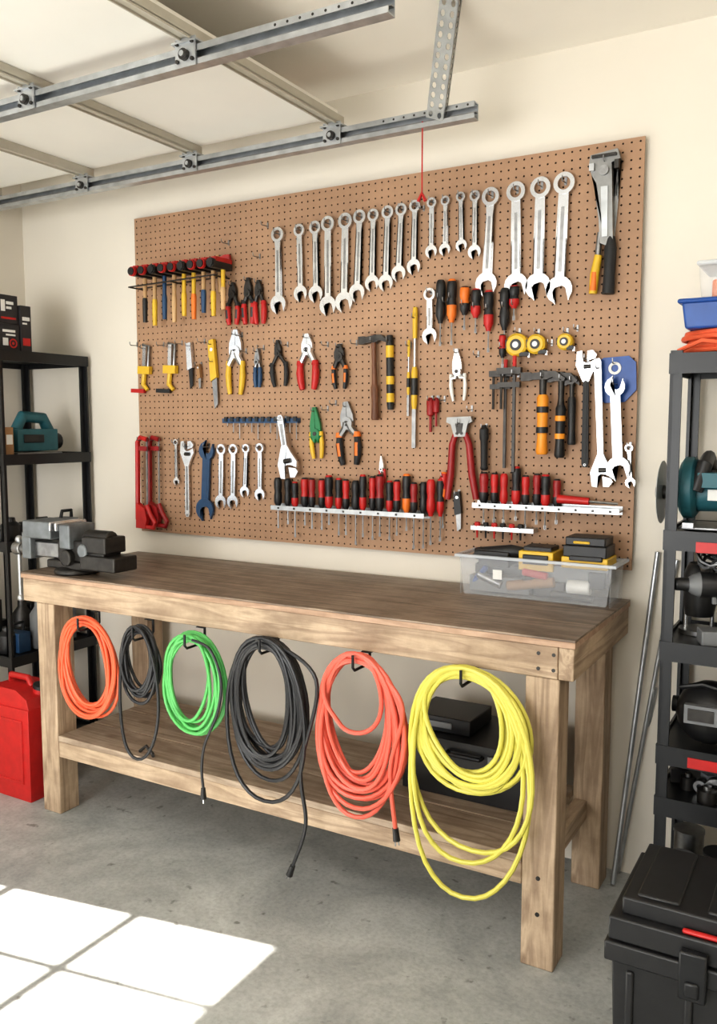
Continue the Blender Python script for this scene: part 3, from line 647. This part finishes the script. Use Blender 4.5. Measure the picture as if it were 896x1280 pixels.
# ------------------------------------------------------------------ clear bin with power tools
bin_=MB("storage_bin"); X0,X1,Y0,Y1,Z0,Z1=-1.085,-.60,2.525,2.672,BT+.001,BT+.128; t=.003
bin_.bx(X0+.02,X1-.02,Y0+.01,Y1-.01,Z0,Z0+t,CLEAR)
for (xa,xb,ya,yb) in((X0,X1,Y0,Y0+t),(X0,X1,Y1-t,Y1),):
    bin_.box(((xa+xb)/2,(ya+yb)/2,(Z0+Z1)/2),(xb-xa,t,Z1-Z0),CLEAR,taper=.93)
bin_.box((X0+t/2+.004,(Y0+Y1)/2,(Z0+Z1)/2),(t,Y1-Y0,Z1-Z0),CLEAR); bin_.box((X1-t/2-.004,(Y0+Y1)/2,(Z0+Z1)/2),(t,Y1-Y0,Z1-Z0),CLEAR)
for (xa,xb,ya,yb) in((X0-.012,X1+.012,Y0-.012,Y0+.004),(X0-.012,X1+.012,Y1-.004,Y1+.012),(X0-.012,X0+.004,Y0,Y1),(X1-.004,X1+.012,Y0,Y1)):
    bin_.bx(xa,xb,ya,yb,Z1-.008,Z1,RIM)
bin_.bx(-.97,-.94,Y0-.0025,Y0-.0015,Z0+.055,Z0+.085,WHITE)
bin_.finish()
b=MB("bin_tools")
zc=BT+.004
b.box((-.96,2.6,zc+.03),(.2,.1,.05),GREY); b.box((-.8,2.6,zc+.03),(.1,.09,.05),BLACK); b.tube([(-.93,2.548,zc+.03),(-.78,2.548,zc+.055)],.016,CARD,12)
b.tube([(-.74,2.552,zc+.045),(-.67,2.552,zc+.045)],.022,WHITE,14); b.tube([(-1.03,2.55,zc+.06),(-.95,2.55,zc+.03)],.014,STEEL,10); b.tube([(-.88,2.545,zc+.08),(-.8,2.545,zc+.07)],.012,RED,10); b.cyl((-.86,2.54,zc+.045),(-.86,2.57,zc+.045),.022,IRON)
b.tube([(-.79,2.545,zc+.02),(-.66,2.545,zc+.015)],.01,BLACK,10); b.box((-.65,2.56,zc+.07),(.05,.04,.05),BLACK); b.tube([(-1.05,2.56,zc+.03),(-1.0,2.545,zc+.085)],.01,BLUE,8)
b.box((-.98,2.6,zc+.11),(.1,.1,.05),BLACK); b.tube([(-1.05,2.58,zc+.12),(-.93,2.58,zc+.135),(-.88,2.6,zc+.13)],[.02,.022,.016],BLACK,12)
b.box((-.84,2.6,zc+.115),(.11,.11,.06),YEL); b.box((-.84,2.548,zc+.12),(.08,.02,.03),BLACK); b.box((-.84,2.6,zc+.15),(.09,.08,.016),BLACK)
b.box((-.69,2.6,zc+.12),(.14,.11,.035),YEL); b.box((-.69,2.6,zc+.155),(.13,.11,.035),BLACK); b.box((-.69,2.6,zc+.185),(.12,.1,.025),BLACK); b.box((-.685,2.545,zc+.135),(.10,.012,.015),BLACK)
b.box((-.72,2.6,zc+.08),(.2,.09,.05),GREY); b.box((-.7,2.548,zc+.182),(.05,.006,.008),YEL)
b.box((-.95,2.61,zc+.075),(.2,.08,.03),BLACK)
b.finish(bevel=.006)

# ------------------------------------------------------------------ case on lower shelf
b=MB("tool_case"); b.bx(-1.19,-.76,2.34,2.6,.303,.44,BLACK); b.bx(-1.2,-.75,2.33,2.61,.442,.485,BLACK)
b.bx(-1.1,-1.05,2.322,2.33,.40,.46,GREY); b.bx(-.9,-.85,2.322,2.33,.40,.46,GREY); b.tube([(-1.03,2.33,.45),(-1.03,2.31,.45),(-.92,2.31,.45),(-.92,2.33,.45)],.007,BLACKM)
b.finish(bevel=.006)
b=MB("battery_pack"); b.bx(-1.18,-.98,2.38,2.56,.486,.535,BLACKM); b.bx(-1.12,-1.04,2.374,2.38,.5,.52,GREY); b.finish(bevel=.006)
b=MB("c_clamp"); p=on_z(183,943,.303); b.tube([p+Vector((-.03,0,.006)),p+Vector((0,0,.03)),p+Vector((.03,.0,.006)),p+Vector((.04,-.01,.006))],.006,IRON); b.finish()

# ------------------------------------------------------------------ overhead sectional door + tracks
RY=(2.45,1.757)
gd=empty("sectional_garage_door")
for k,(xa,xb) in enumerate(((-3.3,-3.17),(-3.165,-2.635),(-2.625,-2.095),(-2.085,-1.505))):
    b=MB("panel_%d"%(k+1)); b.bx(xa,xb,.7,2.475,2.425,2.45,CREAM)
    b.finish(gd,.004)
b=MB("ribs")
for x in(-1.50,-2.09,-2.63,-3.17):
    b.bx(x-.017,x+.017,.7,2.475,2.398,2.424,RIB); b.bx(x-.017,x-.013,.7,2.475,2.392,2.40,RIB); b.bx(x+.013,x+.017,.7,2.475,2.392,2.40,RIB)
b.finish(gd)
for i,ry in enumerate(RY):
    b=MB("overhead_track"); xe=-1.015 if i==0 else -.93; zb,zt_=2.330,2.378
    b.bx(LX+.002,xe,ry+.012,ry+.015,zb,zt_,GALV); b.bx(LX+.002,xe,ry-.015,ry+.012,zb,zb+.003,GALV); b.bx(LX+.002,xe,ry-.015,ry+.012,zt_-.003,zt_,GALV)
    b.bx(LX+.002,xe,ry-.018,ry-.015,zb,zb+.014,GALV); b.bx(LX+.002,xe,ry-.018,ry-.015,zt_-.016,zt_,GALV)
    b.bx(LX+.002,xe,ry-.003,ry+.012,zb+.02,zb+.023,GALVD)
    for k in range(9): b.cyl((xe-.02-k*.035,ry-.0185,zt_-.008),(xe-.02-k*.035,ry-.0175,zt_-.008),.0035,IRON,seg=8)
    for x in(-1.50,-2.09,-2.63,-3.17):
        b.box((x,ry-.022,2.362),(.065,.004,.07),GALV); b.box((x,ry-.006,2.386),(.08,.05,.005),GALV)
        b.cyl((x,ry-.035,2.355),(x,ry-.01,2.355),.014,IRON); b.cyl((x,ry-.04,2.355),(x,ry-.034,2.355),.007,GALV)
        for dx in(-.024,.024):
            b.cyl((x+dx,ry-.03,2.385),(x+dx,ry-.02,2.385),.006,IRON,seg=6); b.cyl((x+dx,ry-.03,2.342),(x+dx,ry-.02,2.342),.005,IRON,seg=6)
    b.finish()
A=Vector((-1.14,2.428,2.345)); B2=Vector((-1.015,2.25,CZ-.001))
d=(B2-A); ln=d.length; V=d.normalized(); U=Vector((1,0,0)); U=(U-V*U.dot(V)).normalized(); Nn=U.cross(V)
if Nn.y<0: Nn=-Nn
st=empty("perforated_strut")
nn=int(ln/.026)
o=perf_mesh("flange_1",A-U*.027,U,V,Nn*1,2,nn,.027,ln/nn,.0065,.002,GALVD,IRON,.009); o.parent=st
o=perf_mesh("flange_2",A+U*.0275,Nn,V,-U,1,nn,.03,ln/nn,.006,.002,GALVD,IRON,.009); o.parent=st

# ------------------------------------------------------------------ right shelf unit
def shelf(name,X0,X1,Y0,Y1,tiers,lip=.03,ps=.032,top=None):
    b=MB(name); top=top or tiers[-1]
    for x in(X0,X1-ps):
        for y in(Y0,Y1-ps):
            b.bx(x,x+ps*.3,y,y+ps,0,top,BLACKM); b.bx(x,x+ps,y if y==Y0 else y+ps*.7,y+ps*.3 if y==Y0 else y+ps,0,top,BLACKM)
    for z in tiers:
        b.bx(X0+.003,X1-.003,Y0+.003,Y1-.003,z-.012,z-.002,BLACKM)
        b.bx(X0-.002,X1+.002,Y0-.003,Y0+.004,z-lip,z+.008,BLACKM); b.bx(X0-.002,X1+.002,Y1-.004,Y1+.003,z-lip,z+.008,BLACKM)
        b.bx(X0-.003,X0+.004,Y0,Y1,z-lip,z+.008,BLACKM); b.bx(X1-.004,X1+.003,Y0,Y1,z-lip,z+.008,BLACKM)
    return b.finish()
TR=[.10,.415,.561,.849,1.150,1.615]
shelf("storage_shelf",-.433,.4,2.38,2.69,TR,.045,.03,1.63)
b=MB("shelf_labels")
for z in(1.118,.535): b.bx(-.352,-.22,2.374,2.3765,z-.014,z+.014,RED)
b.finish()
b=MB("coiled_strap")
for k in range(5): b.tube([(-.24+ (.185-.008*(k%3))*math.cos(a*math.pi/12),2.52+(.125-.006*(k%3))*math.sin(a*math.pi/12),1.633+.0115*k) for a in range(24)],.0075,MATS["orange_cord"],8,True)
b.tube([(-.42,2.41,1.63),(-.36,2.40,1.655),(-.27,2.40,1.64)],.006,MATS["orange_cord"],8)
b.finish()
b=MB("parts_organizer"); b.box((-.23,2.525,1.722),(.37,.24,.07),BLUE,taper=.95); b.bx(-.425,-.035,2.395,2.655,1.752,1.764,BLUE); b.finish(bevel=.006)
b=MB("clear_storage_box"); b.box((-.23,2.53,1.808),(.30,.2,.085),CLEAR,taper=.95); b.bx(-.385,-.075,2.42,2.64,1.850,1.862,RIM)
for k in range(3): b.box((-.33+.07*k,2.5,1.792),(.04,.08,.05),[ORG,GREY,WHITE][k])
b.finish(bevel=.006)
def circsaw(name,c,s,body=TEAL):
    b=MB(name); c=Vector(c)
    b.M=Matrix.Translation(c)@Matrix.Scale(s,4)
    b.lathe([(0,-.004),(.088,-.002),(.088,.0),(0,.003)],BLADE,(-.115,0,.1),'X',28); b.lathe([(0,-.016),(.022,-.016),(.024,.0)],IRON,(-.115,0,.1),'X',14)
    b.cyl((-.115,0,.1),(-.07,0,.1),.02,IRON)
    b.lathe([(0,.0),(.07,.0),(.085,.01),(.085,.035),(.07,.045),(0,.045)],body,(-.065,0,.115),'X',24)
    b.cyl((-.04,0,.1),(.12,0,.1),.05,body,r1=.045,seg=18); b.cyl((.06,0,.1),(.1,0,.1),.052,BLACK,seg=18)
    b.tube([(-.02,-.06,.11),(-.0,-.05,.18),(.0,.02,.20),(.0,.09,.17),(.0,.08,.1)],[.018,.02,.018,.018,.02],BLACK,10)
    b.box((0.03,0,.012),(.17,.18,.006),STEEL); b.box((-.03,-.08,.02),(.03,.04,.016),STEEL); b.box((.02,-.04,.14),(.07,.06,.04),body)
    b.box((.03,-.051,.1),(.04,.004,.03),WHITE)
    return b.finish(bevel=.003)
circsaw("circular_saw",(-.350,2.51,1.15),1.0)
b=MB("belt_sander"); b.M=Matrix.Translation((-.19,2.47,1.15+.063))
b.box((0,0,0),(.12,.12,.06),TEAL); b.box((.01,0,.045),(.10,.07,.03),BLACK); b.tube([(-.05,-.03,.05),(-.03,-.03,.1),(.05,-.03,.1)],.017,BLACK,10); b.cyl((-.04,-.055,-.03),(-.04,.055,-.03),.026,BLACK); b.cyl((.04,-.055,-.03),(.04,.055,-.03),.026,BLACK); b.cyl((.0,-.067,-.0),(.0,-.06,0),.022,WHITE); b.finish(bevel=.006)
def drill(name,c,rot=0,m1=BLACK,m2=GREY,s=1.0):
    b=MB(name); b.M=Matrix.Translation(c)@Matrix.Rotation(rot,4,'Z')@Matrix.Scale(s,4)
    b.lathe([(0,-.09),(.028,-.09),(.034,-.07),(.036,.03),(.028,.05),(.02,.06),(.018,.095),(.008,.1)],m1,(0,0,.17),'X',16,mats=[m1,m1,m1,m2,m2,BLACK,BLACK])
    b.tube([(-.03,0,.15),(-.045,0,.09),(-.045,0,.045)],[.02,.019,.022],m1,12); b.box((-.03,0,.022),(.11,.07,.042),m2); b.box((-.012,0,.13),(.014,.012,.03),m2)
    return b.finish(bevel=.003)
drill("cordless_drill",(-.32,2.435,.850),math.radians(200),s=.95)
b=MB("router"); b.M=Matrix.Translation((-.365,2.57,.849)); b.cyl((0,0,.0),(0,0,.012),.055,STEEL,seg=20)
for dx in(-.035,.035): b.cyl((dx,0,.01),(dx,0,.1),.006,CHROME)
b.lathe([(0,.05),(.038,.05),(.044,.08),(.044,.17),(.037,.19),(.03,.2),(0,.2)],BLACK,seg=18)
b.ball((.058,0,.1),.02,BLACK)
b.finish()
b=MB("angle_grinder"); b.M=Matrix.Translation((-.20,2.54,.885)); b.cyl((-.05,0,0),(.1,0,0),.032,GREY,r1=.028,seg=16); b.box((-.06,0,0),(.04,.06,.055),BLACK); b.cyl((-.06,0,-.022),(-.06,0,-.032),.05,IRON,seg=22); b.finish(bevel=.004)
b=MB("cable_bundle")
for k in range(6): b.tube([(-.30+.075*math.cos(a*math.pi/8)+.008*k,2.53+.05*math.sin(a*math.pi/8),1.075-.009*k+.02*math.sin(a+k)) for a in range(16)],.005,GREY if k%2 else STEEL,6,True)
for dx in(-.06,.06): b.tube([(-.30+dx,2.53,1.138),(-.30+dx,2.53,1.05)],.003,STEEL,6)
b.finish()
b=MB("welding_helmet"); b.ball((-.315,2.48,.65),.088,BLACK,(1,1.05,.98),20); b.box((-.325,2.395,.665),(.085,.02,.05),GREY); b.box((-.325,2.387,.665),(.065,.012,.032),IRON); b.cyl((-.412,2.48,.66),(-.397,2.48,.66),.022,BLACKM); b.tube([(-.39,2.44,.72),(-.33,2.44,.735),(-.25,2.44,.72)],.007,BLACKM); b.finish()
def gearbits(name,x,y,z,n,seed):
    rn=random.Random(seed); b=MB(name)
    for k in range(n):
        cx=x+rn.uniform(-.05,.09); cy=y+rn.uniform(-.06,.08); r=rn.uniform(.015,.03); 
        if k%3==0: b.cyl((cx,cy,z),(cx,cy,z+.035),r,IRON,seg=12); b.cyl((cx,cy,z+.035),(cx,cy,z+.045),r*.4,STEEL)
        elif k%3==1: b.M=Matrix.Translation((cx,cy-.02,z+r+.001)); b.annulus(0,0,r,r*.45,-.012,.012,STEEL,12); b.cyl((0,-.004,0),(0,.012,0),r*.45,BLACK); b.M=Matrix()
        else: b.box((cx,cy,z+.02),(.045,.035,.038),[BLACK,GREY][k%2],rot=Matrix.Rotation(rn.uniform(0,1),3,'Z'))
    return b.finish()
gearbits("metal_parts",-.35,2.48,.4145,11,3)
b=MB("metal_cans")
for k,(x,y,h) in enumerate(((-.37,2.46,.13),(-.27,2.45,.17),(-.37,2.58,.16))):
    b.lathe([(0,.10),(.042,.10),(.042,.10+h-.008),(.044,.10+h-.008),(.044,.10+h),(0,.10+h)],[GREY,BLACK,STEEL][k],(x,y,0),seg=20)
b.finish()

# ------------------------------------------------------------------ leaning poles
def pole(a,b_,r):
    b=MB("steel_pole"); p=on_y(a[0],a[1],WY-.012); p.y=WY-r-.004; q=on_z(b_[0],b_[1],.0); q.z=r*.6; b.cyl(q,p,r,GALV,seg=14); b.finish()
pole((822,690),(766,1106),.008); pole((846,700),(772,1092),.007); pole((818,860),(783,1074),.009)

# ------------------------------------------------------------------ front right rolling tool box
b=MB("rolling_toolbox"); a0,a1,c0,c1=-.372,.2,1.645,1.93
b.box(((a0+a1)/2,(c0+c1)/2,.20),(a1-a0,c1-c0,.40),BLACK,taper=.95)
b.bx(a0-.012,a1+.012,c0-.012,c1+.012,.385,.425,BLACK)
b.bx(a0-.006,a1+.006,c0-.006,c1+.006,.427,.475,BLACK)
b.box(((a0+a1)/2,(c0+c1)/2,.492),(a1-a0-.03,c1-c0-.03,.036),BLACK)
for k in range(4): b.bx(a0+.04+k*.13,a0+.12+k*.13,c0+.03,c1-.03,.508,.516,BLACK)
for x in(a0+.13,a1-.2):
    b.bx(x,x+.05,c0-.026,c0-.008,.36,.455,BLACKM); b.bx(x+.012,x+.038,c0-.032,c0-.024,.37,.40,BLACKM)
for k in range(5): b.bx(a0+.03+k*.11,a0+.045+k*.11,c0-.006,c0+.02,.05,.37,BLACK)
b.bx(a0+.13,a0+.24,c0+.0,c0+.012,.4755,.484,RED)
b.finish(bevel=.005)

# ------------------------------------------------------------------ left shelf + contents
shelf("storage_shelf",-3.325,-2.925,2.255,2.70,[.08,.49,.964,1.313,1.727],.035,.026,1.735)
def lbox(name,xf,ya,yb,z0,z1,depth,m):
    b=MB(name); b.bx(xf-depth,xf,ya,yb,z0,z1,m); return b
PRN=mat("printed_dark_card",(46,44,46),.6,var=.1)
b=lbox("battery_box",-2.96,2.28,2.38,1.728,1.84,.2,PRN); b.bx(-2.9595,-2.9585,2.30,2.36,1.808,1.818,WHITE); b.bx(-2.9595,-2.9585,2.315,2.36,1.794,1.801,WHITE)
b.bx(-2.9595,-2.9585,2.30,2.325,1.755,1.785,WHITE); b.M=Matrix.Translation((-2.9585,2.348,1.765))@Matrix.Rotation(math.radians(90),4,'Z'); b.annulus(0,0,.019,.013,-.0008,.0,RED,20); b.cyl((0,-.0006,0),(0,0,0),.006,RED); b.M=Matrix(); b.finish(bevel=.002)
b=lbox("battery_box",-2.955,2.385,2.435,1.728,1.92,.22,PRN); b.bx(-2.9545,-2.9535,2.392,2.428,1.86,1.875,WHITE); b.bx(-2.9545,-2.9535,2.392,2.415,1.845,1.852,WHITE); b.bx(-2.9545,-2.9535,2.392,2.428,1.76,1.79,RED)
b.finish(bevel=.002)
b=lbox("battery_box",-2.965,2.28,2.38,1.842,1.955,.2,PRN); b.bx(-2.9645,-2.9635,2.30,2.32,1.89,1.935,WHITE); b.bx(-2.9645,-2.9635,2.325,2.36,1.918,1.93,WHITE);b.bx(-2.9645,-2.9635,2.325,2.35,1.90,1.91,WHITE); b.bx(-2.9645,-2.9635,2.30,2.37,1.86,1.868,RED); b.finish(bevel=.002)
b=MB("cardboard_box"); b.bx(-3.2,-2.95,2.285,2.325,1.314,1.43,CARD); b.bx(-2.952,-2.949,2.29,2.32,1.36,1.4,WHITE); b.finish(bevel=.002)
b=MB("jigsaw"); b.M=Matrix.Translation((-3.03,2.48,1.313))@Matrix.Scale(1.15,4)
b.box((0,0,.006),(.09,.2,.008),STEEL); b.box((0,.0,.055),(.07,.18,.08),TEAL); b.tube([(0,-.07,.09),(0,-.04,.14),(0,.05,.135),(0,.08,.08)],[.02,.022,.022,.022],TEAL,12); b.cyl((0,.07,.05),(0,.12,.05),.03,BLACK); b.box((.036,-.02,.06),(.006,.09,.03),BLACK); b.finish(bevel=.01)
def junk(name,x,y,z,n,seed,cols,rng=.08,hh=.12):
    rn=random.Random(seed); b=MB(name)
    for k in range(n):
        cx=x+rn.uniform(-.05,.02); cy=y+(k/(n-1)-.5)*2*rng*1.5; h=rn.uniform(.4,1)*hh; m=cols[k%len(cols)]
        if k%3==0: b.lathe([(0,z),(.035,z),(.04,z+.01),(.04,z+h*.7),(.02,z+h*.85),(.018,z+h),(0,z+h)],m,(cx,cy,0),seg=14)
        elif k%3==1: b.box((cx,cy,z+h*.35),(.09,.06,h*.7),m); b.tube([(cx,cy-.03,z+h*.65),(cx,cy-.02,z+h),(cx,cy+.03,z+h),(cx,cy+.03,z+h*.65)],.008,BLACK)
        else: b.cyl((cx-.05,cy,z+.031),(cx+.05,cy,z+.031),.03,m,seg=14); b.box((cx,cy,z+.05),(.05,.04,h*.5),m)
    return b.finish(bevel=.002)
junk("assorted_tools",-3.0,2.47,.965,8,2,[BLACK,GREY,IRON],.1,.1)
junk("assorted_tools",-3.0,2.47,.491,8,4,[BLACK,NAVY,IRON,GREY],.1,.24)
junk("assorted_tools",-3.18,2.47,.491,6,8,[BLACK,IRON],.1,.34)
junk("paint_cans",-3.05,2.47,.081,6,6,[BLACK,IRON],.1,.3)
# red jerry can
b=MB("gas_can"); b.M=Matrix.Translation((-2.79,2.2,0))
b.box((0,0,.18),(.25,.17,.36),RED); b.prism([(-.125,.355),(.125,.355),(.11,.40),(.05,.43),(-.09,.43),(-.12,.40)],-.08,.08,RED)
b.tube([(-.07,0,.425),(-.07,0,.455),(.03,0,.455),(.05,0,.425)],.013,RED,10)
b.cyl((.085,0,.39),(.095,0,.425),.026,RED,r1=.025); b.cyl((.095,0,.425),(.099,0,.44),.028,BLACK)
for s_ in(-1,1):
    b.M=Matrix.Translation((-2.79,2.2+s_*.086,0)); b.box((0,0,.31),(.18,.006,.01),RED); b.box((0,0,.07),(.18,.006,.01),RED)
    b.box((-.085,0,.19),(.01,.006,.24),RED); b.box((.085,0,.19),(.01,.006,.24),RED)
b.finish(bevel=.014)

# ------------------------------------------------------------------ light
w=bpy.data.worlds.new("world"); scn.world=w; w.use_nodes=True; bg=w.node_tree.nodes['Background']; bg.inputs[0].default_value=(.9,.95,1,1); bg.inputs[1].default_value=1.8
s=bpy.data.lights.new("sun","SUN"); s.energy=36; s.angle=math.radians(.6); s.color=(1,.95,.88); so=bpy.data.objects.new("sun",s); scn.collection.objects.link(so)
so.rotation_euler=Vector((1,.177,-1)).to_track_quat('-Z','Y').to_euler()
def area(name,loc,target,sx,sy,e,col):
    a=bpy.data.lights.new(name,'AREA'); a.shape='RECTANGLE'; a.size=sx; a.size_y=sy; a.energy=e; a.color=col
    o=bpy.data.objects.new(name,a); scn.collection.objects.link(o); o.location=loc; o.rotation_euler=(Vector(target)-Vector(loc)).to_track_quat('-Z','Y').to_euler(); return o
area("doorway_daylight",(-1.7,FY+.15,1.35),(-.9,2.7,1.75),1.8,1.5,76,(1,.985,.965))
area("ceiling_fill_light",(.2,.3,2.5),(.0,.9,0),1.1,.3,10,(1,.96,.90))  # fill light added under the ceiling, no fixture there
